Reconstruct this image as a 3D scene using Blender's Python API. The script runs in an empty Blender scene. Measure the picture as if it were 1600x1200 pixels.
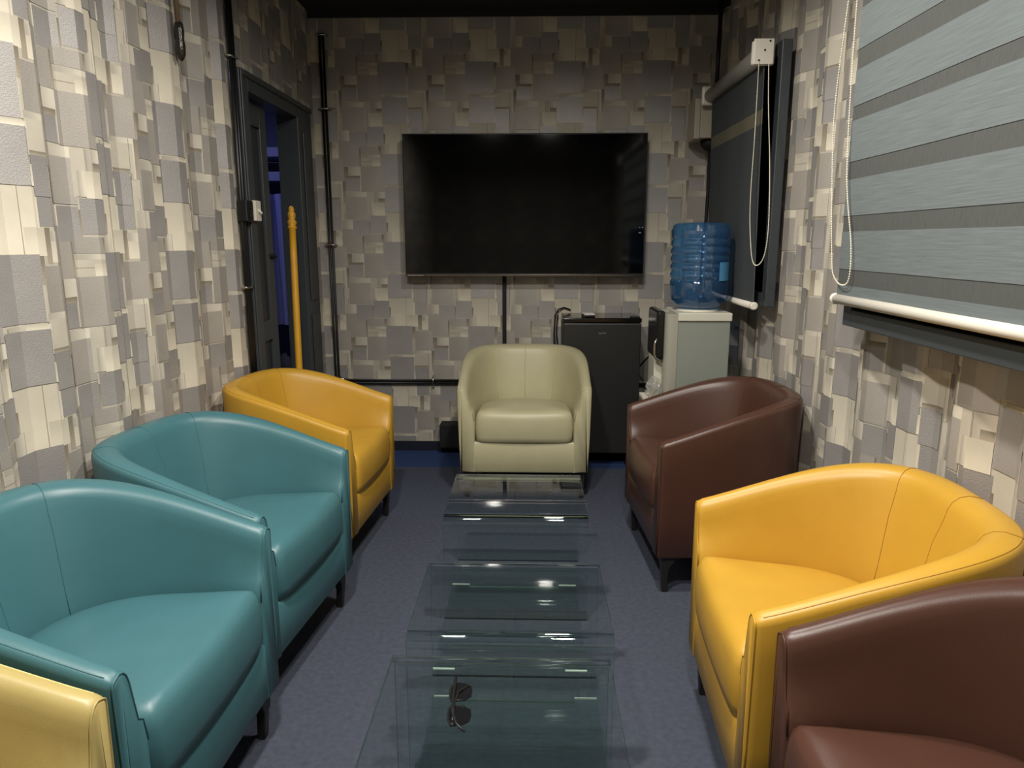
import bpy, bmesh, math, random
from mathutils import Vector, Matrix
PI = math.pi
S = bpy.context.scene
COL = S.collection

# ------------------------------------------------------------------ camera
PITCH, YAW, FPX = math.radians(11.25), math.radians(1.54), 1118.0
cam_data = bpy.data.cameras.new('camera')
cam = bpy.data.objects.new('camera', cam_data); COL.objects.link(cam)
cam_data.sensor_fit = 'HORIZONTAL'; cam_data.sensor_width = 36.0
cam_data.lens = 36.0 * FPX / 1600.0
cam_data.clip_start = 0.02
cam.location = (0, 0, 1.31)
cam.rotation_euler = (PI / 2 - PITCH, 0, YAW)
S.camera = cam

# ------------------------------------------------------------------ world, exposure
w = bpy.data.worlds.new('world'); S.world = w; w.use_nodes = True
w.node_tree.nodes['Background'].inputs[0].default_value = (0.9, 0.92, 1.0, 1)
w.node_tree.nodes['Background'].inputs[1].default_value = 0.02
vs = S.view_settings
vs.view_transform = 'Standard'; vs.look = 'None'; vs.gamma = 1.0; vs.use_curve_mapping = False
vs.exposure = 0.0
try:
    S.cycles.transparent_max_bounces = 40
except Exception:
    pass

# ceiling lamps (position, watts); their fixtures are built around them further down
LAMPS = [((0.15, 2.15, 2.60), 27.0), ((-0.40, 1.10, 2.60), 44.0), ((0.18, 0.72, 2.60), 26.0)]
LAMP_COL = (1.0, 0.955, 0.88)


# ------------------------------------------------------------------ helpers
def lin(c):
    return tuple(((v / 255) / 12.92 if v / 255 <= 0.04045 else ((v / 255 + 0.055) / 1.055) ** 2.4) for v in c)


def obj(name, bm, mat=None, parent=None, smooth=False, loc=None):
    me = bpy.data.meshes.new(name)
    bm.normal_update()
    bm.to_mesh(me); bm.free()
    mats = mat if isinstance(mat, (list, tuple)) else [mat]
    for m in mats:
        if m: me.materials.append(m)
    if smooth:
        for p in me.polygons: p.use_smooth = True
    o = bpy.data.objects.new(name, me); COL.objects.link(o)
    if parent: o.parent = parent
    if loc: o.location = loc
    return o


def tag(o, label=None, cat=None, group=None, kind=None):
    if label: o['label'] = label
    if cat: o['category'] = cat
    if group: o['group'] = group
    if kind: o['kind'] = kind
    return o


def thing(name, label, cat, loc=(0, 0, 0), rz=0.0, group=None):
    o = bpy.data.objects.new(name, None); COL.objects.link(o)
    o.empty_display_size = 0.1
    o.location = loc; o.rotation_euler = (0, 0, rz)
    return tag(o, label, cat, group)


def sharp(o, ang=35):
    me = o.data
    for p in me.polygons: p.use_smooth = True
    try:
        me.set_sharp_from_angle(angle=math.radians(ang))
    except Exception:
        pass
    return o


def bevel(o, wd=0.004, seg=2):
    m = o.modifiers.new('bevel', 'BEVEL'); m.width = wd; m.segments = seg; m.limit_method = 'ANGLE'
    m.angle_limit = math.radians(40)
    return o


def add_box(bm, x0, x1, y0, y1, z0, z1, mi=0):
    v = [bm.verts.new(p) for p in ((x0, y0, z0), (x1, y0, z0), (x1, y1, z0), (x0, y1, z0),
                                   (x0, y0, z1), (x1, y0, z1), (x1, y1, z1), (x0, y1, z1))]
    for f in ((3, 2, 1, 0), (4, 5, 6, 7), (0, 1, 5, 4), (1, 2, 6, 5), (2, 3, 7, 6), (3, 0, 4, 7)):
        fc = bm.faces.new([v[i] for i in f]); fc.material_index = mi


def box(*a):
    bm = bmesh.new(); add_box(bm, *a); return bm


def add_tube(bm, pts, r, n=8, caps=True, closed=False):
    pts = [Vector(p) for p in pts]
    rr = r if isinstance(r, (list, tuple)) else [r] * len(pts)
    rings = []; up = None
    for i, p in enumerate(pts):
        if closed:
            t = (pts[(i + 1) % len(pts)] - pts[i - 1])
        else:
            t = pts[min(i + 1, len(pts) - 1)] - pts[max(i - 1, 0)]
        t = t.normalized() if t.length > 1e-9 else Vector((0, 0, 1))
        if up is None:
            up = Vector((0, 0, 1)) if abs(t.z) < 0.9 else Vector((1, 0, 0))
        a = t.cross(up)
        if a.length < 1e-6: a = t.orthogonal()
        a.normalize(); b = a.cross(t).normalized(); up = b
        rings.append([bm.verts.new(p + (a * math.cos(2 * PI * k / n) + b * math.sin(2 * PI * k / n)) * rr[i]) for k in range(n)])
    m = len(rings)
    for i in range(m if closed else m - 1):
        A, B = rings[i], rings[(i + 1) % m]
        for k in range(n):
            bm.faces.new((A[k], B[k], B[(k + 1) % n], A[(k + 1) % n])).smooth = True
    if caps and not closed:
        bm.faces.new(list(rings[0])); bm.faces.new(list(reversed(rings[-1])))


def add_lathe(bm, prof, c=(0, 0, 0), n=32, axis='z'):
    rings = []
    for r, h in prof:
        ring = []
        for k in range(n):
            a = 2 * PI * k / n
            p = (r * math.cos(a), r * math.sin(a), h)
            if axis == 'x': p = (h, p[0], p[1])
            if axis == 'y': p = (p[0], h, p[1])
            ring.append(bm.verts.new(Vector(p) + Vector(c)))
        rings.append(ring)
    for A, B in zip(rings, rings[1:]):
        for k in range(n):
            bm.faces.new((A[k], A[(k + 1) % n], B[(k + 1) % n], B[k])).smooth = True
    bm.faces.new(list(reversed(rings[0]))); bm.faces.new(rings[-1])
    bmesh.ops.recalc_face_normals(bm, faces=bm.faces)


# ------------------------------------------------------------------ materials
MATS = {}


def pmat(name, rgb, rough=0.5, metal=0.0, spec=0.5, var=0.0, vscale=40, bump=0.0, bscale=300, stretch=None, emit=0.0, coat=0.0):
    m = bpy.data.materials.new(name); m.use_nodes = True
    nt = m.node_tree; N = nt.nodes; L = nt.links
    b = N['Principled BSDF']
    c = lin(rgb)
    b.inputs['Base Color'].default_value = (*c, 1)
    b.inputs['Roughness'].default_value = rough
    b.inputs['Metallic'].default_value = metal
    b.inputs['Specular IOR Level'].default_value = spec
    if coat: b.inputs['Coat Weight'].default_value = coat
    if emit:
        b.inputs['Emission Color'].default_value = (*c, 1); b.inputs['Emission Strength'].default_value = emit
    if var or bump:
        tc = N.new('ShaderNodeTexCoord'); mp = N.new('ShaderNodeMapping')
        L.new(tc.outputs['Object'], mp.inputs[0])
        if stretch: mp.inputs['Scale'].default_value = stretch
        if var:
            nz = N.new('ShaderNodeTexNoise'); nz.inputs['Scale'].default_value = vscale; nz.inputs['Detail'].default_value = 4
            L.new(mp.outputs[0], nz.inputs[0])
            mr = N.new('ShaderNodeMapRange'); mr.inputs[3].default_value = 1 - var; mr.inputs[4].default_value = 1 + var
            mr.inputs[1].default_value = 0.25; mr.inputs[2].default_value = 0.75
            L.new(nz.outputs[0], mr.inputs[0])
            mx = N.new('ShaderNodeVectorMath'); mx.operation = 'SCALE'; mx.inputs[0].default_value = c
            L.new(mr.outputs[0], mx.inputs['Scale']); L.new(mx.outputs[0], b.inputs['Base Color'])
        if bump:
            n2 = N.new('ShaderNodeTexNoise'); n2.inputs['Scale'].default_value = bscale; n2.inputs['Detail'].default_value = 3
            L.new(mp.outputs[0], n2.inputs[0])
            bp = N.new('ShaderNodeBump'); bp.inputs['Strength'].default_value = bump; bp.inputs['Distance'].default_value = 0.002
            L.new(n2.outputs[0], bp.inputs['Height']); L.new(bp.outputs[0], b.inputs['Normal'])
    MATS[name] = m
    return m


def clear_mat(name, tint, gloss=1.0, rough=0.0, haze=0.0, haze_col=(1, 1, 1), f0=0.04):
    """clear sheet: tinted see-through plus angle-dependent mirror"""
    m = bpy.data.materials.new(name); m.use_nodes = True
    nt = m.node_tree; N = nt.nodes; L = nt.links
    N.remove(N['Principled BSDF']); out = N['Material Output']
    tr = N.new('ShaderNodeBsdfTransparent'); tr.inputs[0].default_value = (*tint, 1)
    gl = N.new('ShaderNodeBsdfGlossy'); gl.inputs[0].default_value = (gloss, gloss, gloss, 1); gl.inputs['Roughness'].default_value = rough
    lw = N.new('ShaderNodeLayerWeight'); lw.inputs[0].default_value = 0.5
    pw = N.new('ShaderNodeMath'); pw.operation = 'POWER'; pw.inputs[1].default_value = 5
    ma = N.new('ShaderNodeMath'); ma.operation = 'MULTIPLY_ADD'; ma.inputs[1].default_value = 1 - f0; ma.inputs[2].default_value = f0
    L.new(lw.outputs['Facing'], pw.inputs[0]); L.new(pw.outputs[0], ma.inputs[0])
    base = tr.outputs[0]
    if haze:
        df = N.new('ShaderNodeBsdfDiffuse'); df.inputs[0].default_value = (*haze_col, 1)
        m1 = N.new('ShaderNodeMixShader'); m1.inputs[0].default_value = haze
        L.new(tr.outputs[0], m1.inputs[1]); L.new(df.outputs[0], m1.inputs[2]); base = m1.outputs[0]
    mx = N.new('ShaderNodeMixShader')
    L.new(ma.outputs[0], mx.inputs[0]); L.new(base, mx.inputs[1]); L.new(gl.outputs[0], mx.inputs[2])
    L.new(mx.outputs[0], out.inputs[0])
    MATS[name] = m
    return m


BLACK = pmat('black_plastic', (18, 18, 19), 0.4)
MATTE = pmat('matte_black', (14, 14, 15), 0.7)
CHROME = pmat('chrome', (205, 200, 192), 0.15, 1.0)
WHITEP = pmat('white_plastic', (222, 216, 200), 0.4)
STEELP = pmat('dark_grey_steel_paint', (58, 63, 66), 0.42, bump=0.15, bscale=120)
NAVY = pmat('navy_paint', (26, 30, 42), 0.5)
CEILM = pmat('ceiling_black_paint', (30, 31, 33), 0.8)
# wallpaper inks
WP = [pmat('paper_beige', (182, 175, 160), 0.75, var=0.06, vscale=14, bump=0.25, bscale=420),
      pmat('paper_cream', (208, 200, 181), 0.7, var=0.04, vscale=20, bump=0.2, bscale=420),
      pmat('paper_slate', (163, 159, 156), 0.5, metal=0.35, var=0.05, vscale=12, bump=0.5, bscale=260),
      pmat('paper_taupe', (166, 160, 152), 0.55, metal=0.2, var=0.05, vscale=12, bump=0.5, bscale=260),
      pmat('paper_brown', (140, 131, 115), 0.75, var=0.10, vscale=16),
      pmat('paper_sand', (192, 185, 170), 0.75, var=0.06, vscale=16),
      pmat('paper_line', (138, 129, 113), 0.8)]
BEIGE, CREAM_, SLATE, TAUPE, BROWN_, SAND, LINE = range(7)


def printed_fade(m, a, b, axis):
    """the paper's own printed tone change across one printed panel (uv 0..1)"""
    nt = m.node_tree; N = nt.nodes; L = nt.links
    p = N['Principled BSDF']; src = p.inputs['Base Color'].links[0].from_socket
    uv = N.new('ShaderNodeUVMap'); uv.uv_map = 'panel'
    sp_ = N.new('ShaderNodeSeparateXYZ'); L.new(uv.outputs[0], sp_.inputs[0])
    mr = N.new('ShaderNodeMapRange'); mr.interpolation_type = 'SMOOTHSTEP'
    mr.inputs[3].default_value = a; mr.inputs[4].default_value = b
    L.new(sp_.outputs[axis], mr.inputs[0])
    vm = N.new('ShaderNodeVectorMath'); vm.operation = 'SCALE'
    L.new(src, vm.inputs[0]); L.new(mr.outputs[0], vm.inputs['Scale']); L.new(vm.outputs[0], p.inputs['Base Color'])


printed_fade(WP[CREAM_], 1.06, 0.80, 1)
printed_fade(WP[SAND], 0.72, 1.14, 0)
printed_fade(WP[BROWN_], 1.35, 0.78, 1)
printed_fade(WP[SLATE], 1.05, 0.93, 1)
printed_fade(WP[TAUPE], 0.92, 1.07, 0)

# ------------------------------------------------------------------ wallpaper: one repeat (metres, x right, z down)
_raw = [(580, 195, 870, 515, CREAM_), (560, 400, 645, 512, SAND), (800, 385, 940, 522, CREAM_), (783, 195, 787, 515, LINE), (640, 400, 643, 512, LINE),
        (866, 100, 884, 388, CREAM_), (930, 385, 978, 560, BROWN_), (884, 70, 1030, 380, SLATE), (1024, 70, 1030, 380, BROWN_),
        (975, 400, 1050, 555, CREAM_), (975, 400, 1050, 450, SAND), (1030, 80, 1085, 370, BEIGE), (1075, 200, 1079, 370, LINE),
        (85, 370, 325, 640, TAUPE), (85, 270, 210, 372, SAND), (318, 450, 336, 640, BROWN_),
        (205, 270, 395, 450, SLATE), (395, 285, 405, 440, BROWN_), (405, 225, 592, 415, SLATE), (590, 300, 608, 405, BROWN_), (330, 428, 540, 515, TAUPE), (535, 430, 560, 520, BROWN_),
        (340, 520, 560, 640, BEIGE), (350, 520, 560, 548, SAND), (340, 590, 465, 594, LINE), (465, 570, 558, 638, CREAM_),
        (866, 520, 902, 660, BROWN_), (900, 570, 1105, 800, TAUPE),
        (145, 645, 335, 775, SAND), (145, 645, 195, 800, BROWN_), (165, 740, 330, 790, BROWN_), (165, 770, 322, 905, SLATE), (322, 770, 340, 905, SAND),
        (338, 640, 600, 910, TAUPE), (560, 512, 870, 838, SLATE), (870, 660, 900, 838, BEIGE),
        (135, 800, 167, 1030, BROWN_), (100, 800, 133, 1035, SAND), (96, 800, 100, 1035, LINE),
        (885, 798, 1085, 1000, BEIGE), (885, 798, 1085, 830, SAND), (1060, 800, 1064, 1030, LINE), (905, 975, 1060, 1000, BROWN_), (910, 995, 1058, 1185, SLATE),
        (165, 915, 410, 975, SAND), (165, 970, 430, 1207, TAUPE), (410, 920, 500, 1165, BEIGE), (494, 915, 498, 1165, LINE),
        (500, 915, 612, 1032, SAND), (540, 985, 612, 1032, BROWN_), (485, 1030, 615, 1172, CREAM_), (440, 1030, 485, 1165, SAND),
        (640, 848, 900, 880, SAND), (765, 848, 880, 876, CREAM_), (615, 872, 895, 1140, SLATE), (895, 1040, 912, 1140, CREAM_)]
TILE = []
for (x0, y0, x1, y1, c) in _raw:
    sk = 0.0475 * ((y0 + y1) / 2 - 190)
    TILE.append(((x0 - sk - 580) / 965.0, (y0 - 195) / 947.0, (x1 - sk - 580) / 965.0, (y1 - 195) / 947.0, c))


def paper_wall(name, P, regions, tw, th, u_ref, z_ref, depth_fn=None, breaks=None, slab=None):
    """P(u, z, d) -> point (d = distance out of the wall towards the room). regions = (u0, u1, z0, z1) rectangles."""
    bm = bmesh.new()
    df = depth_fn or (lambda u: 0.0)

    uvl = bm.loops.layers.uv.new('panel')

    def quad(u0, u1, z0, z1, d, mi, full=None):
        fu0, fu1, fz0, fz1 = full or (u0, u1, z0, z1)
        cuts = [u0, u1] + [b for b in (breaks or []) if u0 + 1e-4 < b < u1 - 1e-4]
        cuts.sort()
        prev = None
        for u in cuts:
            a, b = bm.verts.new(P(u, z0, df(u) + d)), bm.verts.new(P(u, z1, df(u) + d))
            if prev:
                f = bm.faces.new((prev[0], a, b, prev[1])); f.material_index = mi
                for lp, (uu, zv) in zip(f.loops, ((prev[2], z0), (u, z0), (u, z1), (prev[2], z1))):
                    lp[uvl].uv = ((uu - fu0) / (fu1 - fu0), (zv - fz0) / (fz1 - fz0))
            prev = (a, b, u)

    for (ru0, ru1, rz0, rz1) in regions:
        quad(ru0, ru1, rz0, rz1, 0.0, BEIGE)
        i0, i1 = math.floor((ru0 - u_ref) / tw) - 2, math.ceil((ru1 - u_ref) / tw) + 1
        j0, j1 = math.floor((z_ref - rz1) / th) - 2, math.ceil((z_ref - rz0) / th) + 1
        for i in range(i0, i1 + 1):
            for j in range(j0, j1 + 1):
                for k, (x0, y0, x1, y1, c) in enumerate(TILE):
                    a0, a1 = u_ref + (x0 + i) * tw, u_ref + (x1 + i) * tw
                    b1, b0 = z_ref - (y0 + j) * th, z_ref - (y1 + j) * th
                    ful = (a0, a1, b0, b1)
                    a0, a1, b0, b1 = max(a0, ru0), min(a1, ru1), max(b0, rz0), min(b1, rz1)
                    if a1 - a0 > 0.0008 and b1 - b0 > 0.0008:
                        quad(a0, a1, b0, b1, 0.0002 + 0.00004 * k, c, ful)
        if slab:
            p0, p1 = P(ru0, rz0, slab[0]), P(ru1, rz1, slab[1])
            add_box(bm, min(p0[0], p1[0]), max(p0[0], p1[0]), min(p0[1], p1[1]), max(p0[1], p1[1]), rz0, rz1, BEIGE)
    o = obj(name, bm, WP)
    tag(o, kind='structure')
    return o


CEIL = 2.60
YB, YF = 4.40, -1.6           # far wall, wall behind the camera
XL, XR = -1.288, 1.07         # inner faces of the corrugated side walls
PER, DEP = 0.27, 0.034


def corr(u, ph):
    t = ((u - ph) % PER) / PER
    if t < 0.26: return 0.0
    if t < 0.50: return -DEP * (t - 0.26) / 0.24
    if t < 0.76: return -DEP
    return -DEP * (1 - (t - 0.76) / 0.24)


def cbreaks(lo, hi, ph):
    r = []; k = math.floor((lo - ph) / PER) - 1
    while ph + k * PER < hi + PER:
        r += [ph + (k + q) * PER for q in (0, 0.26, 0.50, 0.76)]; k += 1
    return r


# door opening in the left wall
DY0, DY1, DZ1 = 3.33, 4.04, 1.97
paper_wall('wall_left', lambda u, z, d: (XL + d, u, z),
           [(YF, DY0, 0, CEIL), (DY0, DY1, DZ1, CEIL), (DY1, YB, 0, CEIL)], 0.43, 0.515, 2.18, 1.45,
           lambda u: corr(u, 1.60) if u < 3.12 else 0.0, cbreaks(YF, 3.12, 1.60) + [3.12], slab=(-DEP - 0.06, -DEP - 0.012))
# right wall: u runs towards the camera (u = -y)
RPH = -2.06
paper_wall('wall_right', lambda u, z, d: (XR - d, -u, z), [(-YB, -YF, 0, CEIL)], 0.43, 0.53, -2.95, 1.84,
           lambda u: corr(u, RPH), cbreaks(-YB, -YF, RPH), slab=(-DEP - 0.06, -DEP - 0.012))
paper_wall('wall_back', lambda u, z, d: (u, YB - d, z), [(XL - 0.1, XR + 0.1, 0, CEIL)], 0.51, 0.51, -0.877, 0.969, slab=(-0.08, -0.012))
paper_wall('wall_front', lambda u, z, d: (-u, YF + d, z), [(-XR - 0.1, -XL + 0.1, 0, CEIL)], 0.51, 0.51, 0.1, 0.95, slab=(-0.08, -0.012))

# floor: grey-blue carpet with a bluer strip at the far end
carp = pmat('carpet_grey_blue', (74, 78, 91), 0.95, spec=0.1, var=0.16, vscale=55, bump=1.0, bscale=450)
carp2 = pmat('carpet_blue', (50, 68, 108), 0.95, spec=0.1, var=0.2, vscale=60, bump=1.0, bscale=450)
bm = bmesh.new()
add_box(bm, XL - 0.12, XR + 0.12, YF - 0.1, 4.05, -0.06, 0.0, 0)
add_box(bm, XL - 0.12, XR + 0.12, 4.05, YB + 0.1, -0.06, 0.0005, 1)
tag(obj('floor', bm, [carp, carp2]), kind='structure')
bm = box(XL - 0.12, XR + 0.12, YF - 0.1, YB + 0.1, CEIL, CEIL + 0.06)
tag(obj('ceiling', bm, CEILM), kind='structure')
tag(obj('baseboard_back', box(XL, XR, YB - 0.012, YB - 0.004, 0, 0.062), NAVY), kind='structure')
tag(obj('trim_1', box(XL, XR, YB - 0.03, YB - 0.005, 2.565, CEIL - 0.001), CEILM), kind='structure')

# ------------------------------------------------------------------ door in the left wall
dr = thing('door_1', None, None, (XL, 3.65, 0)); tag(dr, kind='structure')
del_keys = [k for k in ('label', 'category') if k in dr.keys()]
bm = bmesh.new()
add_box(bm, -0.09, 0.028, -0.41, -0.315, 0, 2.045)          # near jamb
add_box(bm, -0.09, 0.028, 0.365, 0.60, 0, 2.045)            # far jamb
add_box(bm, -0.09, 0.028, -0.315, 0.365, 1.965, 2.045)      # head
add_box(bm, 0.028, 0.038, -0.41, -0.385, 0, 2.045)
add_box(bm, 0.028, 0.038, -0.385, 0.60, 2.02, 2.045)
o = obj('door_frame', bm, STEELP, dr); bevel(o, 0.004)
bm = bmesh.new()
add_box(bm, 0.028, 0.036, 0.43, 0.56, 0.98, 1.90); add_box(bm, 0.028, 0.036, 0.43, 0.56, 0.10, 0.90)
o = obj('jamb_panel', bm, STEELP, dr); bevel(o, 0.004)
bm = bmesh.new()
LX0, LX1 = -0.07, -0.035
add_box(bm, LX0, LX1, -0.312, -0.24, 0.01, 1.955); add_box(bm, LX0, LX1, -0.03, 0.05, 0.01, 1.955)
add_box(bm, LX0, LX1, -0.24, -0.03, 1.85, 1.955); add_box(bm, LX0, LX1, -0.24, -0.03, 0.01, 0.12); add_box(bm, LX0, LX1, -0.24, -0.03, 0.82, 0.92)
o = obj('door_leaf', bm, STEELP, dr); bevel(o, 0.004)
obj('leaf_panel', box(LX0 + 0.008, LX0 + 0.02, -0.245, -0.025, 0.1, 1.87), pmat('door_panel_dark', (40, 43, 45), 0.4), dr)
bm = bmesh.new()
for z in (0.62, 1.22):
    add_box(bm, LX1, LX1 + 0.012, 0.012, 0.042, z, z + 0.03); add_tube(bm, [(LX1 + 0.01, -0.012, z + 0.02), (LX1 + 0.012, 0.05, z + 0.015)], 0.006)
obj('latch', bm, MATTE, dr)

# the room beyond the door
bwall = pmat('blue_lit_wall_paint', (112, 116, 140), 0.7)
bm = bmesh.new()
add_box(bm, -2.65, -2.6, 2.6, 5.6, 0, 2.4); add_box(bm, -2.6, XL - 0.1, 5.55, 5.6, 0, 2.4); add_box(bm, -2.6, XL - 0.1, 2.6, 2.65, 0, 2.4)
tag(obj('wall_beyond', bm, bwall), kind='structure')
tag(obj('floor.001', box(-2.65, XL - 0.095, 2.6, 5.6, -0.05, -0.002), carp), kind='structure')
tag(obj('ceiling.001', box(-2.65, XL - 0.095, 2.6, 5.6, 2.4, 2.45), CEILM), kind='structure')

# ------------------------------------------------------------------ tub armchairs
ARM_W, ARM_D, LEG_H = 0.34, 0.595, 0.145
Y0, NEXP = 0.20, 3.0


def tub_curve(n=64):
    """plan of the outside, left front -> round the back -> right front, with outward normals"""
    pts = []
    fy = [0.0, 0.003, 0.009, 0.018, 0.05, 0.10, 0.15]
    for y in fy: pts.append((-ARM_W, y))
    b = ARM_D - Y0
    for i in range(n + 1):
        a = PI - PI * i / n
        c, s = math.cos(a), math.sin(a)
        pts.append((ARM_W * math.copysign(abs(c) ** (2 / NEXP), c), Y0 + b * abs(s) ** (2 / NEXP)))
    for y in reversed(fy): pts.append((ARM_W, y))
    nor = []
    for i in range(len(pts)):
        p, q = pts[max(i - 1, 0)], pts[min(i + 1, len(pts) - 1)]
        tx, ty = q[0] - p[0], q[1] - p[1]; l = math.hypot(tx, ty) or 1
        nor.append((-ty / l, tx / l))
    nf = len(fy)
    for i in range(nf): nor[i] = (-1, 0); nor[-1 - i] = (1, 0)
    return pts, nor


def ztop(y):
    t = min(1, max(0, y / ARM_D))
    return 0.588 + 0.142 * math.sin(t * PI / 2) ** 1.15


def profile(y):
    zt = ztop(y); k = max(0.0, min(1.0, (y - 0.12) / 0.40)); k = k * k * (3 - 2 * k)
    th = 0.056 + 0.030 * k; lean = 0.034 + 0.028 * k
    pr = [(0.016, LEG_H), (0.012, LEG_H + 0.006), (0.006, 0.30), (0.001, zt - 0.10), (0.0, zt - 0.016), (0.0025, zt - 0.005), (0.008, zt - 0.0005),
          (0.013, zt + 0.002), (th * 0.45, zt + 0.006), (th * 0.68, zt + 0.002), (th * 0.86, zt - 0.010), (th * 0.96, zt - 0.026), (th + 0.002, zt - 0.05),
          (th + lean * 0.35, zt - 0.11), (th + lean * 0.75, 0.47 + 0.10 * (zt - 0.588)), (th + lean, 0.42), (th + lean, 0.30), (th + lean, LEG_H)]
    return pr


def inset_prof(pr, d):
    n = len(pr); out = []
    cx = sum(p[0] for p in pr) / n
    for i in range(n):
        a, b = pr[i - 1], pr[(i + 1) % n]
        tx, ty = b[0] - a[0], b[1] - a[1]; l = math.hypot(tx, ty) or 1
        out.append((pr[i][0] + ty / l * d, pr[i][1] - tx / l * d))
    return out


def leather(name, rgb, rough=0.40):
    return pmat(name, rgb, rough, spec=0.45, var=0.05, vscale=9, bump=0.10, bscale=500)


def make_armchair(label, mat, seam_mat, loc, deg, leg_mat):
    t = thing('tub_armchair', label, 'armchair', (loc[0], loc[1], 0), math.radians(deg), 'leather tub armchairs')
    pts, nor = tub_curve()
    n = len(pts)
    bm = bmesh.new(); rings = []
    edge = {0: 0.011, 1: 0.006, 2: 0.002}

    def P(i, d, z): return Vector((pts[i][0] - nor[i][0] * d, pts[i][1] - nor[i][1] * d, z))
    for i in range(n):
        pr = profile(pts[i][1]); e = edge.get(min(i, n - 1 - i), 0)
        if e: pr = inset_prof(pr, e)
        rings.append([bm.verts.new(P(i, d, z)) for d, z in pr])
    for A, B in zip(rings, rings[1:]):
        m = len(A)
        for k in range(m):
            bm.faces.new((A[k], A[(k + 1) % m], B[(k + 1) % m], B[k]))
    bm.faces.new(rings[0]); bm.faces.new(list(reversed(rings[-1])))
    bmesh.ops.recalc_face_normals(bm, faces=bm.faces)
    o = obj('shell', bm, mat, t); sharp(o, 50)
    # seams: along the top outer edge, round the arm fronts, down the inside of the back
    bm = bmesh.new()

    def line(seq, r=0.0013): add_tube(bm, seq, r, 6)
    line([P(i, 0.0095, profile(pts[i][1])[6][1] + 0.0006) for i in range(3, n - 3)], 0.0011)
    nb = (n - 1) // 2
    for i in (nb, nb - 12, nb + 12):
        pr = profile(pts[i][1])
        line([P(i, d - 0.0005 if k < 9 else d, z + (0.0006 if k <= 10 else 0)) for k, (d, z) in enumerate(pr) if 6 <= k <= 15], 0.0010)
    obj('seam', bm, seam_mat, t)
    for i in (1, n - 2):                                   # raised piping round each arm front
        bm = bmesh.new()
        pr = inset_prof(profile(pts[i][1]), 0.0048)
        line([P(i, d, z) for d, z in pr[1:16]], 0.0022)
        obj('piping', bm, mat, t)
    # base between the arms
    bm = bmesh.new()
    idx = [i for i in range(3, n - 3)]
    def loop(ins, z, y0):
        L = [P(i, ins, z) for i in idx if pts[i][1] > 0.12]
        fx = ARM_W - 0.082
        L = [Vector((-fx, y0, z)), Vector((-fx, 0.10, z))] + L + [Vector((fx, 0.10, z)), Vector((fx, y0, z))]
        return [bm.verts.new(p) for p in L]
    loops = [loop(0.05, LEG_H + 0.001, 0.008), loop(0.05, LEG_H + 0.008, 0.003), loop(0.05, 0.296, 0.003), loop(0.05, 0.306, 0.010)]
    for A, B in zip(loops, loops[1:]):
        m = len(A)
        for k in range(m): bm.faces.new((A[k], A[(k + 1) % m], B[(k + 1) % m], B[k]))
    bm.faces.new(loops[0]); bm.faces.new(list(reversed(loops[-1])))
    bmesh.ops.recalc_face_normals(bm, faces=bm.faces)
    sharp(obj('base', bm, mat, t), 40)
    # seat cushion
    bm = bmesh.new()
    fx = ARM_W - 0.092; yb = ARM_D - 0.125
    outl = []
    for k in range(25):                                    # front edge, slightly bowed
        s = -1 + 2 * k / 24
        outl.append((s * (fx - 0.004), -0.006 - 0.010 * (1 - s * s) + 0.03 * max(0, abs(s) - 0.9) * 3))
    for y in (0.06, 0.12, 0.18): outl.append((fx, y))
    for k in range(1, 24):
        a = PI * k / 24
        c, s = math.cos(a), math.sin(a)
        outl.append((fx * math.copysign(abs(c) ** 0.85, c), 0.2 + (yb - 0.2) * abs(s) ** 0.85))
    for y in (0.18, 0.12, 0.06): outl.append((-fx, y))
    cx, cy = 0.0, 0.2
    def ring(ins, z):
        r = []
        for x, y in outl:
            dx, dy = x - cx, y - cy; l = math.hypot(dx, dy)
            f = (l - ins) / l
            yy = cy + dy * f
            zz = z - (0.030 * max(0, yy) / 0.45 if z > 0.38 else 0)
            r.append(bm.verts.new((cx + dx * f, yy, zz)))
        return r
    rs = [ring(0.05, 0.302), ring(0.016, 0.304), ring(0.004, 0.312), ring(0, 0.335), ring(-0.004, 0.38), ring(0.0, 0.425), ring(0.006, 0.447), ring(0.018, 0.462), ring(0.038, 0.471), ring(0.07, 0.477), ring(0.11, 0.481), ring(0.15, 0.483)]
    for A, B in zip(rs, rs[1:]):
        m = len(A)
        for k in range(m): bm.faces.new((A[k], A[(k + 1) % m], B[(k + 1) % m], B[k]))
    bm.faces.new(list(reversed(rs[0]))); bm.faces.new(rs[-1])
    bmesh.ops.recalc_face_normals(bm, faces=bm.faces)
    obj('seat_cushion', bm, mat, t, smooth=True)
    # legs
    for sx, yy in ((-1, 0.045), (1, 0.045), (-1, 0.43), (1, 0.43)):
        bm = bmesh.new()
        back = yy > 0.2
        ox = 0.308 if not back else 0.24
        sy = 1 if not back else -1
        prev = None; secs = []
        for k in range(9):
            z = (LEG_H + 0.003) * k / 8
            g = k / 8
            a = 0.024 + 0.008 * g + 0.062 * max(0, (g - 0.45) / 0.55) ** 2.2
            b = 0.022 + 0.006 * g + 0.045 * max(0, (g - 0.45) / 0.55) ** 2.2
            o_x = ox + 0.008 * g; o_y = yy - sy * (0.012 + 0.010 * g)
            x0, x1 = sx * o_x, sx * (o_x - a); y0_, y1_ = o_y, o_y + sy * b
            secs.append([bm.verts.new(p) for p in ((x0, y0_, z), (x1, y0_, z), (x1, y1_, z), (x0, y1_, z))])
        for A, B in zip(secs, secs[1:]):
            for q in range(4): bm.faces.new((A[q], A[(q + 1) % 4], B[(q + 1) % 4], B[q]))
        bm.faces.new(secs[0]); bm.faces.new(list(reversed(secs[-1])))
        bmesh.ops.recalc_face_normals(bm, faces=bm.faces)
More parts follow.
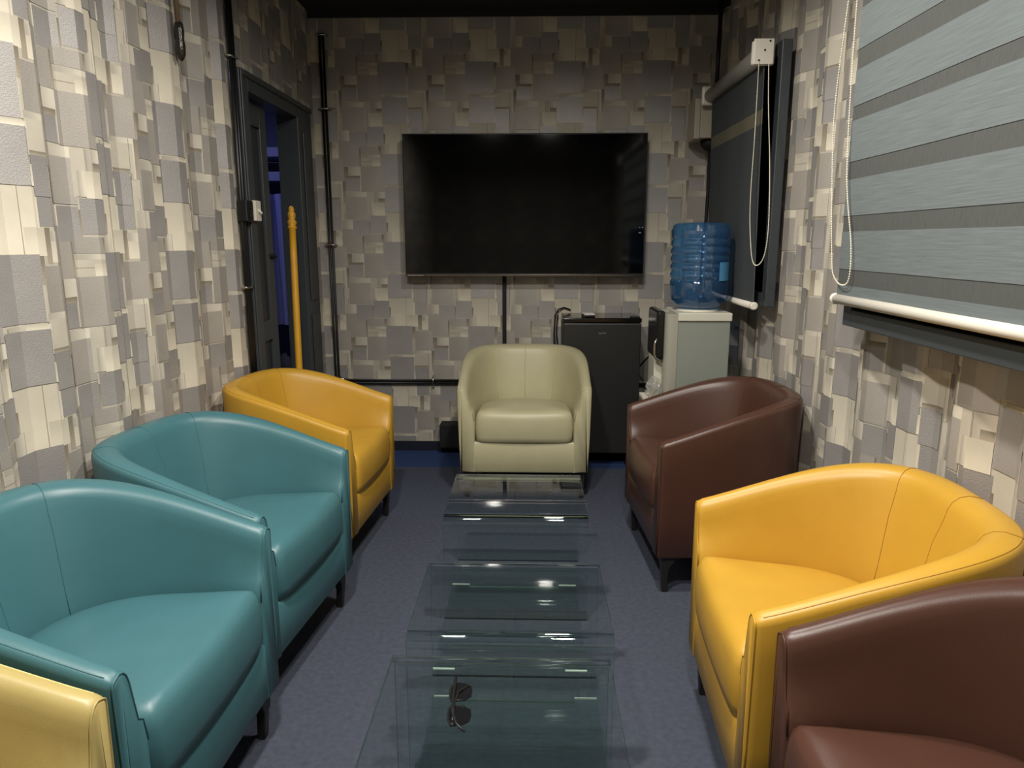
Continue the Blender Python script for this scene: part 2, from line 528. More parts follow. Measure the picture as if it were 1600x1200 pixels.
        bevel(sharp(obj('leg', bm, leg_mat, t), 30), 0.003)
    return t


LEG = pmat('leg_black_metal', (38, 36, 36), 0.45, spec=0.4)
teal, teal_s = leather('leather_teal', (64, 107, 114)), pmat('seam_teal', (50, 98, 104), 0.6)
yel, yel_s = leather('leather_yellow', (192, 148, 50)), pmat('seam_yellow', (160, 114, 30), 0.6)
crm, crm_s = leather('leather_cream', (182, 176, 142)), pmat('seam_cream', (168, 161, 122), 0.6)
pal, pal_s = leather('leather_pale_yellow', (174, 156, 98)), pmat('seam_pale', (232, 210, 140), 0.6)
brn, brn_s = leather('leather_brown', (76, 49, 39), 0.36), pmat('seam_brown', (50, 30, 24), 0.6)


def chair_at(label, mats, fx, fy, deg):
    """(fx, fy) = midpoint between the front feet"""
    a = math.radians(deg); back = (-math.sin(a), math.cos(a))
    return make_armchair(label, mats[0], mats[1], (fx - back[0] * 0.035, fy - back[1] * 0.035), deg, LEG)


chair_at('cream leather tub armchair standing alone at the far end below the television', (crm, crm_s), -0.033, 3.548, 0)
chair_at('golden yellow leather tub armchair by the left wall in front of the door', (yel, yel_s), -0.715, 2.988, 86.1)
chair_at('teal leather tub armchair next to the yellow one on the left side', (teal, teal_s), -0.715, 2.10, 84.0)
chair_at('teal leather tub armchair nearest the viewer, beside the pale yellow chair', (teal, teal_s), -0.718, 1.392, 88)
chair_at('pale yellow leather tub armchair cut off at the lower left, only one arm seen', (pal, pal_s), -0.722, 0.69, 90)
chair_at('dark brown leather tub armchair by the water dispenser at the far right', (brn, brn_s), 0.489, 2.842, -87)
chair_at('bright yellow leather tub armchair on the right under the near window blind', (yel, yel_s), 0.488, 1.617, -93)
chair_at('dark brown leather tub armchair cut off at the lower right corner', (brn, brn_s), 0.505, 0.92, -90)

# ------------------------------------------------------------------ bent glass tables
GLASS = clear_mat('table_glass', (0.945, 0.975, 0.962))
GEDGE = clear_mat('table_glass_edge', (0.35, 0.48, 0.46), haze=0.25, haze_col=(0.35, 0.5, 0.47), rough=0.08)
GBEND = pmat('table_glass_bend', (232, 246, 241), 0.02)
GBEND.node_tree.nodes['Principled BSDF'].inputs['Transmission Weight'].default_value = 1.0
GBEND.node_tree.nodes['Principled BSDF'].inputs['IOR'].default_value = 1.5


def table(label, x0, x1, y0, y1, h, shelf=None):
    t = thing('glass_table', label, 'table', ((x0 + x1) / 2, (y0 + y1) / 2, 0), 0, 'bent glass tables')
    hw, hd, th, R = (x1 - x0) / 2, (y1 - y0) / 2, 0.011, 0.036
    def path(off):
        r = R - off; hh = h - off; dd = hd - off
        L = [(-dd, 0.0), (-dd, h - R)]
        for k in range(1, 10):
            a = PI - (PI / 2) * k / 10
            L.append((-(hd - R) + r * math.cos(a), h - R + r * math.sin(a)))
        L.append((-(hd - R), hh)); L.append((hd - R, hh))
        for k in range(1, 10):
            a = PI / 2 - (PI / 2) * k / 10
            L.append((hd - R + r * math.cos(a), h - R + r * math.sin(a)))
        L += [(dd, h - R), (dd, 0.0)]
        return L
    po, pi_ = path(0), path(th)
    bm = bmesh.new()
    V = {}
    for s, x in ((0, -hw), (1, hw)):
        for nm, pp in (('o', po), ('i', pi_)):
            V[s, nm] = [bm.verts.new((x, y, z)) for y, z in pp]
    m = len(po)
    def bent(k): return 2 if (1 <= k <= 10 or m - 12 <= k <= m - 3) else 0
    for k in range(m - 1):
        f = bm.faces.new((V[0, 'o'][k], V[1, 'o'][k], V[1, 'o'][k + 1], V[0, 'o'][k + 1])); f.smooth = True; f.material_index = bent(k)
        f = bm.faces.new((V[0, 'i'][k + 1], V[1, 'i'][k + 1], V[1, 'i'][k], V[0, 'i'][k])); f.smooth = True; f.material_index = bent(k)
        for s in (0, 1):
            f = bm.faces.new((V[s, 'o'][k], V[s, 'o'][k + 1], V[s, 'i'][k + 1], V[s, 'i'][k])); f.material_index = 1
    for k in (0, m - 1):
        f = bm.faces.new((V[0, 'o'][k], V[0, 'i'][k], V[1, 'i'][k], V[1, 'o'][k])); f.material_index = 1
    bmesh.ops.recalc_face_normals(bm, faces=bm.faces)
    o = obj('bent_sheet', bm, [GLASS, GEDGE, GBEND], t)
    o.data.set_sharp_from_angle(angle=math.radians(40))
    if shelf:
        z, wdt, sdx = shelf
        bm = bmesh.new()
        bw = wdt / 2
        add_box(bm, -bw + sdx, bw + sdx, -hd + th + 0.001, hd - th - 0.001, z, z + 0.006)
        obj('shelf', bm, [GLASS], t)
        for s in (-1, 1):
            for sx in (-1, 1):
                ya, yb_ = (hd - 0.0005, hd + 0.0025)
                xa = sx * (bw - 0.052) + sdx; xb = sx * bw + sdx
                obj('shelf_tab', box(min(xa, xb), max(xa, xb), min(s * ya, s * yb_), max(s * ya, s * yb_), z + 0.001, z + 0.0045), TABG, t)
            obj('shelf_edge', box(-bw + 0.052 + sdx, bw - 0.052 + sdx, s * (hd - th - 0.003) - 0.0008, s * (hd - th - 0.003) + 0.0008, z + 0.001, z + 0.005), GEDGE, t)
    return t


TABG = pmat('shelf_tab_glass', (205, 222, 210), 0.25, spec=0.8)
table('glass table in front of the cream chair, farthest of the three', -0.30, 0.20, 2.315, 2.80, 0.385)
table('glass table in the middle of the row of three, with clear shelf tabs', -0.297, 0.203, 1.553, 1.985, 0.385, (0.298, 0.37, 0.0))
table('glass table nearest the viewer with sunglasses lying on it', -0.312, 0.182, 1.035, 1.497, 0.385, (0.262, 0.38, 0.032))

# sunglasses lying lens-down on the nearest table
sg = thing('sunglasses', 'black sunglasses with grey lenses lying on the nearest glass table', 'sunglasses', (-0.140, 1.293, 0.385), math.radians(93))
lensm = clear_mat('lens_grey', (0.16, 0.16, 0.18), haze=0.2, haze_col=(0.04, 0.04, 0.045))
SGZ = 0.006


def lens_outline(s):
    p = [(-0.030, 0.019), (-0.018, 0.022), (0.012, 0.022), (0.027, 0.017), (0.030, 0.006), (0.027, -0.010), (0.018, -0.021), (0.0, -0.024), (-0.017, -0.022), (-0.027, -0.010)]
    return [(s * (x + 0.038), y) for x, y in p]


for s in (-1, 1):
    bm = bmesh.new(); L = lens_outline(s)
    a = [bm.verts.new((x, y, SGZ + 0.0)) for x, y in L]; b = [bm.verts.new((x, y, SGZ + 0.002)) for x, y in L]
    bm.faces.new(a); bm.faces.new(list(reversed(b)))
    for k in range(len(L)): bm.faces.new((a[k], a[(k + 1) % len(L)], b[(k + 1) % len(L)], b[k]))
    bmesh.ops.recalc_face_normals(bm, faces=bm.faces)
    obj('lens', bm, lensm, sg)
bm = bmesh.new()
for s in (-1, 1):
    L = lens_outline(s)
    add_tube(bm, [(L[i][0], L[i][1], SGZ + 0.001) for i in (9, 0, 1, 2, 3, 4)], 0.0022, 6)
    add_tube(bm, [(s * 0.066, 0.012, SGZ + 0.001), (s * 0.071, 0.014, SGZ + 0.004), (s * 0.071, 0.012, SGZ + 0.010)], 0.0032, 6)
add_tube(bm, [(-0.012, 0.012, SGZ + 0.002), (-0.005, 0.015, SGZ + 0.004), (0.005, 0.015, SGZ + 0.004), (0.012, 0.012, SGZ + 0.002)], 0.0026, 6)
obj('frame', bm, BLACK, sg)
bm = bmesh.new(); add_tube(bm, [(-0.071, 0.012, 0.013), (-0.02, 0.012, 0.014), (0.03, 0.006, 0.012), (0.056, -0.016, 0.009)], 0.0026, 6); obj('temple', bm, BLACK, sg)
bm = bmesh.new(); add_tube(bm, [(0.071, 0.012, 0.017), (0.02, 0.014, 0.019), (-0.04, 0.014, 0.019), (-0.075, 0.004, 0.016), (-0.092, -0.012, 0.012)], 0.0026, 6); obj('temple', bm, BLACK, sg)
for s in (-1, 1): obj('hinge', box(s * 0.071 - 0.003, s * 0.071 + 0.003, 0.009, 0.015, 0.0125, 0.019), CHROME, sg)

# ------------------------------------------------------------------ television
tv = thing('television', 'large black flat screen television hung on the far wall', 'television', (-0.044, YB, 1.514))
TW, TH = 0.701, 0.402
o = obj('housing', box(-TW, TW, -0.128, -0.07, -TH, TH), BLACK, tv); bevel(o, 0.004)
obj('wall_mount', box(-0.3, 0.3, -0.07, -0.006, -0.2, 0.2), MATTE, tv)
scrm = pmat('tv_screen_glass', (5, 5, 6), 0.06, spec=0.35)
obj('screen', box(-TW + 0.006, TW - 0.006, -0.1295, -0.1275, -TH + 0.016, TH - 0.006), scrm, tv)
o = obj('bottom_strip', box(-TW, TW, -0.133, -0.127, -TH - 0.003, -TH + 0.009), pmat('tv_strip_metal', (120, 112, 104), 0.25, 1.0), tv); bevel(o, 0.002)
bm = bmesh.new(); x = -TW + 0.015
for k, wd in enumerate((0.011, 0.009, 0.010, 0.010, 0.009, 0.011, 0.008, 0.009)):
    add_box(bm, x, x + wd * 0.8, -0.1340, -0.1328, -TH + 0.000, -TH + 0.006); x += wd + 0.002
obj('logo', bm, pmat('logo_silver', (165, 160, 155), 0.4), tv)
MARKM = pmat('mark_white', (190, 190, 190), 0.5)  # small pale marks near the right edge of the screen
for (dx, dz, wd, hh) in ((-0.026, -0.125, 0.004, 0.004), (-0.010, -0.125, 0.006, 0.004), (-0.03, -0.155, 0.014, 0.004)):
    obj('screen_mark', box(TW - 0.006 + dx, TW - 0.006 + dx + wd, -0.1303, -0.1293, dz + 0.0, dz + hh), MARKM, tv)

bm = bmesh.new()
add_box(bm, -0.176, -0.152, YB - 0.02, YB - 0.008, 0.64, 1.13)
o = obj('cable_cover', bm, MATTE); bevel(o, 0.004)
tag(o, 'black vertical cable cover running down the wall below the television', 'cable cover')

# ------------------------------------------------------------------ conduits
def conduit(name, label, runs, clips, r=0.0095):
    t = thing(name, label, 'conduit', runs[0][0])
    o0 = Vector(runs[0][0])
    rr = r if 'corner' not in name else 0.0075
    for R_ in runs:
        bm = bmesh.new(); add_tube(bm, [Vector(p) - o0 for p in R_], rr, 10); obj('pipe', bm, BLACK, t)
    for c, ax in clips:
        bm = bmesh.new()
        c = Vector(c) - o0
        if ax == 'L':       # on the left wall, pipes vertical
            add_tube(bm, [(c.x - 0.012, c.y - 0.04, c.z), (c.x + 0.010, c.y - 0.028, c.z), (c.x + 0.013, c.y, c.z), (c.x + 0.010, c.y + 0.028, c.z), (c.x - 0.012, c.y + 0.04, c.z)], 0.006, 6)
        elif ax == 'B':     # on the far wall, pipes vertical
            add_tube(bm, [(c.x - 0.035, c.y + 0.008, c.z), (c.x - 0.02, c.y - 0.013, c.z), (c.x + 0.02, c.y - 0.013, c.z), (c.x + 0.035, c.y + 0.008, c.z)], 0.006, 6)
        else:               # on the far wall, pipes horizontal
            add_tube(bm, [(c.x, c.y + 0.008, c.z - 0.035), (c.x, c.y - 0.013, c.z - 0.02), (c.x, c.y - 0.013, c.z + 0.02), (c.x, c.y + 0.008, c.z + 0.035)], 0.006, 6)
        obj('clip', bm, CHROME, t)
    return t


xl = XL + 0.018
conduit('wall_conduit', 'pair of black conduit pipes running up the left wall beside the door frame',
        [[(xl, 3.185, 0.3), (xl, 3.185, CEIL)], [(xl, 3.213, 0.3), (xl, 3.213, CEIL)]],
        [((xl, 3.2, 2.075), 'L'), ((xl, 3.2, 1.11), 'L')])
yb = YB - 0.024
cx_ = -1.212
def bend(cx, cz, r, x_to):
    return [(cx, yb, 2.48), (cx, yb, cz + r)] + [(cx + r - r * math.cos(a), yb, cz + r - r * math.sin(a)) for a in [PI / 2 * k / 6 for k in range(1, 6)]] + [(cx + r, yb, cz), (x_to, yb, cz)]
conduit('corner_conduit', 'pair of black conduit pipes in the far left corner turning along the wall',
        [bend(cx_ - 0.010, 0.442, 0.05, -0.16), bend(cx_ + 0.010, 0.460, 0.035, -0.16)],
        [((cx_, yb, 2.47), 'B'), ((cx_, yb, 2.07), 'B'), ((cx_, yb, 1.29), 'B'), ((cx_ + 0.02, yb, 0.47), 'B'), ((-0.61, yb, 0.452), 'H')])
bm = bmesh.new()
add_tube(bm, [(0.25, yb, 0.44), (0.72, yb, 0.44)], 0.011, 10)
tag(obj('wall_pipe', bm, BLACK), 'short black pipe low on the far wall between fridge and dispenser', 'conduit')

# speaker box on the far wall by the cream chair
sp = thing('wall_speaker', 'small black box low on the far wall left of the cream chair', 'speaker', (-0.50, YB - 0.004, 0.12))
o = obj('cabinet', box(-0.065, 0.065, -0.11, 0, -0.075, 0.075), MATTE, sp); bevel(o, 0.004)
obj('grille', box(-0.056, 0.056, -0.114, -0.109, -0.066, 0.066), pmat('speaker_grille', (24, 24, 25), 0.8, bump=0.6, bscale=900), sp)

# socket and switch by the door
so = thing('black_socket', 'black double socket box on the conduit left of the white switch', 'socket', (XL + 0.005, 3.215, 1.443))
o = obj('housing', box(0.0, 0.045, -0.045, 0.03, -0.048, 0.045), BLACK, so); bevel(o, 0.006)
for dz in (0.018, -0.020):
    bm = bmesh.new(); add_lathe(bm, [(0.013, 0.0), (0.013, 0.003), (0.006, 0.003), (0.006, 0.001)], (0.045, -0.008, dz), 20, 'x'); obj('socket_hole', bm, MATTE, so)
sw = thing('light_switch', 'white light switch plate fixed to the edge of the dark door frame', 'switch', (XL + 0.028, 3.305, 1.447))
o = obj('plate', box(0, 0.02, -0.030, 0.036, -0.045, 0.045), WHITEP, sw); bevel(o, 0.003)
bm = bmesh.new(); add_tube(bm, [(0.018, 0.003, 0.006), (0.036, 0.003, -0.012)], [0.006, 0.004], 8); obj('toggle', bm, WHITEP, sw)

# turned yellow pole leaning at the door
A, B = Vector((-1.172, 3.515, 0.0)), Vector((-1.236, 3.752, 1.49))
pl = thing('turned_pole', 'yellow turned wooden pole leaning in the doorway', 'pole', A)
d = B - A; Ln = d.length
pl.rotation_euler = d.to_track_quat('Z', 'Y').to_euler()
polem = pmat('pole_yellow_wood', (214, 158, 38), 0.45, var=0.08, vscale=20)
prof = [(0.010, 0), (0.015, 0.01), (0.012, 0.40)]
prof = [(0.012, 0.0), (0.016, 0.012), (0.016, 0.55), (0.019, 0.56), (0.021, 0.567), (0.016, 0.575), (0.022, 0.587), (0.018, 0.60), (0.022, 0.61), (0.017, 0.625), (0.018, 0.64)]
prof += [(0.0175, 0.64 + 0.7 * k / 6 * (Ln - 0.76) / 0.7) for k in range(1, 7)]
zz = Ln - 0.12
prof += [(0.023, zz + 0.005), (0.024, zz + 0.012), (0.017, zz + 0.02), (0.023, zz + 0.032), (0.023, zz + 0.04), (0.015, zz + 0.052), (0.019, zz + 0.062), (0.020, zz + 0.08), (0.013, zz + 0.092), (0.015, zz + 0.104), (0.011, zz + 0.114), (0.004, Ln)]
bm = bmesh.new(); add_lathe(bm, prof, n=20); obj('shaft', bm, polem, pl)

# hanging cable end on the left wall
hc = thing('hanging_cable', 'brown cable hanging on the left wall ending in a dark taped loop', 'cable', (XL + 0.03, 2.71, 1.955))
bm = bmesh.new(); add_tube(bm, [(0, -0.012, CEIL - 1.955), (0.0, -0.008, 0.3), (0, -0.004, 0.115)], 0.009, 8); obj('cable', bm, pmat('cable_brown', (104, 84, 62), 0.6), hc)
bm = bmesh.new()
add_lathe(bm, [(0.007, 0.125), (0.014, 0.115), (0.017, 0.09), (0.014, 0.065), (0.017, 0.04), (0.016, 0.015), (0.009, -0.004), (0.003, -0.01)], (0, 0, 0), 16)
obj('taped_end', bm, pmat('tape_dark', (36, 30, 24), 0.25, bump=0.8, bscale=90), hc)

# ------------------------------------------------------------------ fridge
fr = thing('mini_fridge', 'black mini fridge against the far wall beside the cream chair', 'fridge', (0.405, 4.075, 0))
fbody = pmat('fridge_black', (22, 22, 23), 0.5)
fdoor = pmat('fridge_door_black', (40, 39, 38), 0.45, var=0.03, vscale=30)
o = obj('body', box(-0.220, 0.220, 0.045, 0.305, 0.085, 0.866), fbody, fr); bevel(o, 0.006)
o = obj('door', box(-0.222, 0.222, 0.0, 0.042, 0.085, 0.854), fdoor, fr); bevel(o, 0.006)
o = obj('top_panel', box(-0.224, 0.224, -0.002, 0.312, 0.857, 0.884), pmat('fridge_top_gloss', (20, 20, 20), 0.12), fr); bevel(o, 0.006)
o = obj('hinge_cap', box(0.16, 0.215, 0.005, 0.05, 0.883, 0.893), BLACK, fr); bevel(o, 0.004)
bm = bmesh.new()
for k, (dx, sl) in enumerate(((-0.020, 0), (-0.012, 1), (-0.004, 0), (0.003, 0), (0.010, 0), (0.017, 0))):
    hgt = 0.006 if not sl else 0.011
    add_box(bm, dx, dx + (0.005 if not sl else 0.003), -0.0012, 0.0005, 0.800 - (0.006 if sl else 0), 0.800 - (0.006 if sl else 0) + hgt)
obj('logo', bm, pmat('fridge_logo_silver', (120, 118, 112), 0.35), fr, loc=(0.0, 0, -0.005))
for sx in (-0.18, 0.18):
    for yy in (0.06, 0.27):
        bm = bmesh.new(); add_lathe(bm, [(0.022, 0), (0.022, 0.02), (0.014, 0.03), (0.014, 0.087)], (sx, yy, 0), 14); obj('foot', bm, BLACK, fr)
rc = thing('small_white_device', 'small white box with dark base lying on top of the black fridge', 'device', (0.33, 4.15, 0.884), 0.12)
o = obj('base', box(-0.032, 0.032, -0.045, 0.045, 0, 0.012), BLACK, rc); bevel(o, 0.004)
o = obj('cover', box(-0.032, 0.032, -0.045, 0.045, 0.012, 0.022), pmat('device_white', (225, 222, 215), 0.35), rc); bevel(o, 0.005)
bm = bmesh.new()
add_tube(bm, [(0.24, 4.39, 0.90), (0.20, 4.388, 0.915), (0.165, 4.37, 0.905), (0.145, 4.35, 0.87), (0.14, 4.34, 0.75), (0.15, 4.345, 0.62), (0.165, 4.36, 0.45)], 0.005, 8)
add_tube(bm, [(0.165, 4.37, 0.872), (0.158, 4.36, 0.84), (0.155, 4.35, 0.76), (0.168, 4.35, 0.66), (0.17, 4.36, 0.50)], 0.004, 8)
tag(obj('power_cord', bm, MATTE), 'black cord looping up behind the left side of the fridge', 'cord')

# ------------------------------------------------------------------ water dispenser (faces left)
wd = thing('water_dispenser', 'silver grey water dispenser with blue bottle in the far right corner', 'water dispenser', (0.785, 3.515, 0))
silver = pmat('dispenser_silver', (176, 174, 160), 0.35, 0.3)
gpan = pmat('dispenser_grey_panel', (136, 141, 132), 0.45)
o = obj('body', box(-0.12, 0.148, -0.153, 0.153, 0.02, 0.965), gpan, wd); bevel(o, 0.006)
bm = bmesh.new()
for s in (-1, 1):
    pts_ = [(-0.155 + 0.035 - 0.035 * math.cos(a), s * (0.158 - 0.035 + 0.035 * math.sin(a))) for a in [PI / 2 * k / 6 for k in range(7)]]
    pts_ = [(-0.155, s * 0.09)] + pts_ + [(-0.098, s * 0.158), (-0.098, s * 0.09)]
    a_ = [bm.verts.new((x, y, 0.02)) for x, y in pts_]; b_ = [bm.verts.new((x, y, 0.978)) for x, y in pts_]
    bm.faces.new(a_); bm.faces.new(list(reversed(b_)))
    for k in range(len(pts_)): bm.faces.new((a_[k], a_[(k + 1) % len(pts_)], b_[(k + 1) % len(pts_)], b_[k]))
bmesh.ops.recalc_face_normals(bm, faces=bm.faces)
sharp(obj('corner_column', bm, silver, wd), 40)
o = obj('top_band', box(-0.098, 0.152, -0.163, 0.163, 0.945, 0.984), pmat('dispenser_top_band', (205, 203, 186), 0.4), wd); bevel(o, 0.005)
o = obj('front_panel', box(-0.192, -0.15, -0.13, 0.13, 0.755, 0.99), pmat('dispenser_black_gloss', (24, 24, 24), 0.2), wd); bevel(o, 0.016, 4)
o = obj('lower_front', box(-0.19, -0.14, -0.085, 0.085, 0.03, 0.76), pmat('dispenser_white', (206, 204, 186), 0.4), wd); bevel(o, 0.006)
bm = bmesh.new(); add_tube(bm, [(-0.19, -0.125, 0.86), (-0.198, -0.125, 0.83), (-0.198, -0.125, 0.785), (-0.192, -0.127, 0.765), (-0.165, -0.13, 0.75)], 0.005, 8); obj('handle', bm, CHROME, wd)
o = obj('drip_tray', box(-0.232, -0.16, -0.168, 0.085, 0.535, 0.555), WHITEP, wd); bevel(o, 0.004)
bm = bmesh.new(); add_lathe(bm, [(0.10, 0.983), (0.102, 0.988), (0.085, 0.994), (0.05, 0.994)], (0.021, -0.015, 0), 32); obj('bottle_collar', bm, WHITEP, wd)
for sx in (-0.09, 0.11):
    for sy in (-0.12, 0.12):
        bm = bmesh.new(); add_lathe(bm, [(0.016, 0), (0.016, 0.022)], (sx, sy, 0), 12); obj('foot', bm, BLACK, wd)

# bottle
bt = thing('water_bottle', 'large ribbed blue plastic water bottle upside down on the dispenser', 'water bottle', (0.806, 3.50, 0.994))
bt.scale = (0.92, 0.92, 0.90)
bplast = clear_mat('bottle_blue_plastic', (0.38, 0.62, 0.84), haze=0.13, haze_col=(0.10, 0.30, 0.60), rough=0.05, f0=0.08)
prof = [(0.03, 0.0), (0.085, 0.0), (0.115, 0.015), (0.138, 0.045), (0.146, 0.075), (0.148, 0.12), (0.148, 0.145)]
z = 0.15
for k in range(5):
    prof += [(0.142, z + 0.004), (0.142, z + 0.010), (0.149, z + 0.017), (0.149, z + 0.036)]; z += 0.042
prof += [(0.143, z + 0.004), (0.143, z + 0.01), (0.149, z + 0.018), (0.149, z + 0.055), (0.144, z + 0.062), (0.144, z + 0.070), (0.139, z + 0.080), (0.120, z + 0.088), (0.06, z + 0.085)]
bm = bmesh.new(); add_lathe(bm, prof, n=48)
bo = obj('bottle_body', bm, bplast, bt)
bm = bmesh.new()
wp = [(0.02, 0.006), (0.083, 0.006), (0.112, 0.019), (0.134, 0.047), (0.142, 0.077), (0.144, 0.12), (0.144, 0.145), (0.02, 0.146)]
n_ = 48; add_lathe(bm, wp, n=n_)
random.seed(3)
for v in bm.verts:
    if 0.015 < v.co.z < 0.14:
        r = math.hypot(v.co.x, v.co.y)
        if r > 0.05:
            f = 1 - 0.03 * random.random(); v.co.x *= f; v.co.y *= f
obj('water', bm, clear_mat('water_clear', (0.55, 0.70, 0.80), rough=0.02), bt)
bm = bmesh.new(); prev = None
for k in range(9):
    a = math.radians(-62 + 32 * k / 8)
    p = [bm.verts.new((0.151 * math.cos(a), 0.151 * math.sin(a), z_)) for z_ in (0.152, 0.247)]
    q = [bm.verts.new((0.1525 * math.cos(a), 0.1525 * math.sin(a), z_)) for z_ in (0.152, 0.247)]
    if prev:
        bm.faces.new((prev[0], p[0], p[1], prev[1])); bm.faces.new((prev[2], prev[3], q[1], q[0]))
    prev = p + q
bmesh.ops.recalc_face_normals(bm, faces=bm.faces)
obj('sticker', bm, pmat('sticker_blue', (84, 150, 196), 0.5), bt)['label'] = 'light blue square sticker'

# crumpled clear bag on the drip tray
bm = bmesh.new(); bmesh.ops.create_icosphere(bm, subdivisions=4, radius=1.0)
random.seed(11)
import mathutils
for v in bm.verts:
    p = v.co.copy()
    nz = mathutils.noise.noise(p * 2.6) * 0.30 + mathutils.noise.noise(p * 6.0 + Vector((4, 1, 2))) * 0.16
    f = 1 + nz
    v.co = Vector((p.x * 0.036 * f, p.y * 0.026 * f, max(p.z, -0.75) * 0.060 * f))
mz = min(v.co.z for v in bm.verts)
for v in bm.verts: v.co.z -= mz
bg = obj('plastic_bag', bm, clear_mat('bag_clear_plastic', (0.80, 0.80, 0.78), haze=0.22, haze_col=(0.8, 0.78, 0.74), rough=0.12, f0=0.10), loc=(0.590, 3.378, 0.556))
tag(bg, 'crumpled clear plastic bag beside the water dispenser and behind the brown chair', 'plastic bag')
bm = bmesh.new()
add_tube(bm, [(0.70, 3.69, 0.76), (0.68, 3.80, 0.745), (0.66, 3.95, 0.69), (0.652, 4.1, 0.63), (0.65, 4.30, 0.56), (0.66, 4.37, 0.47)], 0.005, 8)
tag(obj('power_cord', bm, MATTE), 'black power cord between the fridge and the water dispenser', 'cord')

# ------------------------------------------------------------------ zebra blinds and windows on the right wall
fabM = pmat('blind_fabric_grey_blue', (108, 115, 116), 0.85, spec=0.15, var=0.16, vscale=16, bump=0.3, bscale=150, stretch=(1, 0.5, 16))
shrM = pmat('blind_sheer_grey', (84, 86, 84), 0.85, spec=0.1, var=0.12, vscale=40, bump=0.2, bscale=300, stretch=(8, 8, 1))
fabD = pmat('far_blind_fabric_dark', (78, 82, 84), 0.85, spec=0.15, var=0.12, vscale=26, bump=0.3, bscale=200, stretch=(1, 1, 12))
shrD = pmat('far_blind_sheer', (118, 114, 98), 0.85, spec=0.1, var=0.2, vscale=40, stretch=(8, 8, 1))
railM = pmat('blind_rail_ivory', (226, 220, 206), 0.35)
glassw = clear_mat('window_glass_dark', (0.25, 0.27, 0.3))


def window(name, y0, y1, z0, z1, fx0, fx1, bar=0.055):
    t = thing(name, None, None, (0, 0, 0)); tag(t, kind='structure')
    bm = bmesh.new()
    add_box(bm, fx0, fx1, y0, y0 + bar, z0, z1); add_box(bm, fx0, fx1, y1 - bar, y1, z0, z1)
    add_box(bm, fx0, fx1, y0 + bar, y1 - bar, z0, z0 + bar); add_box(bm, fx0, fx1, y0 + bar, y1 - bar, z1 - bar, z1)
    o = obj('window_frame', bm, STEELP, t); bevel(o, 0.003)
    obj('pane', box(fx1 - 0.012, fx1 - 0.006, y0 + bar, y1 - bar, z0 + bar, z1 - bar), pmat(name + '_night_glass', (14, 16, 20), 0.08), t)
    return t


def chain_loop(parent, pts, r=0.0028):
    bm = bmesh.new()
    # resample a smooth path and put a bead every 6 mm
    P_ = [Vector(p) for p in pts]; dense = []
    for i in range(len(P_) - 1):
        p0, p1, p2, p3 = P_[max(i - 1, 0)], P_[i], P_[i + 1], P_[min(i + 2, len(P_) - 1)]
        for k in range(24):
            t = k / 24
            dense.append(0.5 * ((2 * p1) + (p2 - p0) * t + (2 * p0 - 5 * p1 + 4 * p2 - p3) * t * t + (3 * p1 - p0 - 3 * p2 + p3) * t ** 3))
    dense.append(P_[-1])
    add_tube(bm, dense, 0.0011, 5)
    acc = 0.0
    for a, b in zip(dense, dense[1:]):
        L = (b - a).length
        while acc < L:
            c = a + (b - a) * (acc / L)
            bmesh.ops.create_icosphere(bm, subdivisions=1, radius=r, matrix=Matrix.Translation(c))
            acc += 0.0075
        acc -= L
    obj('bead_chain', bm, pmat('chain_white', (226, 220, 200), 0.4), parent, smooth=True)


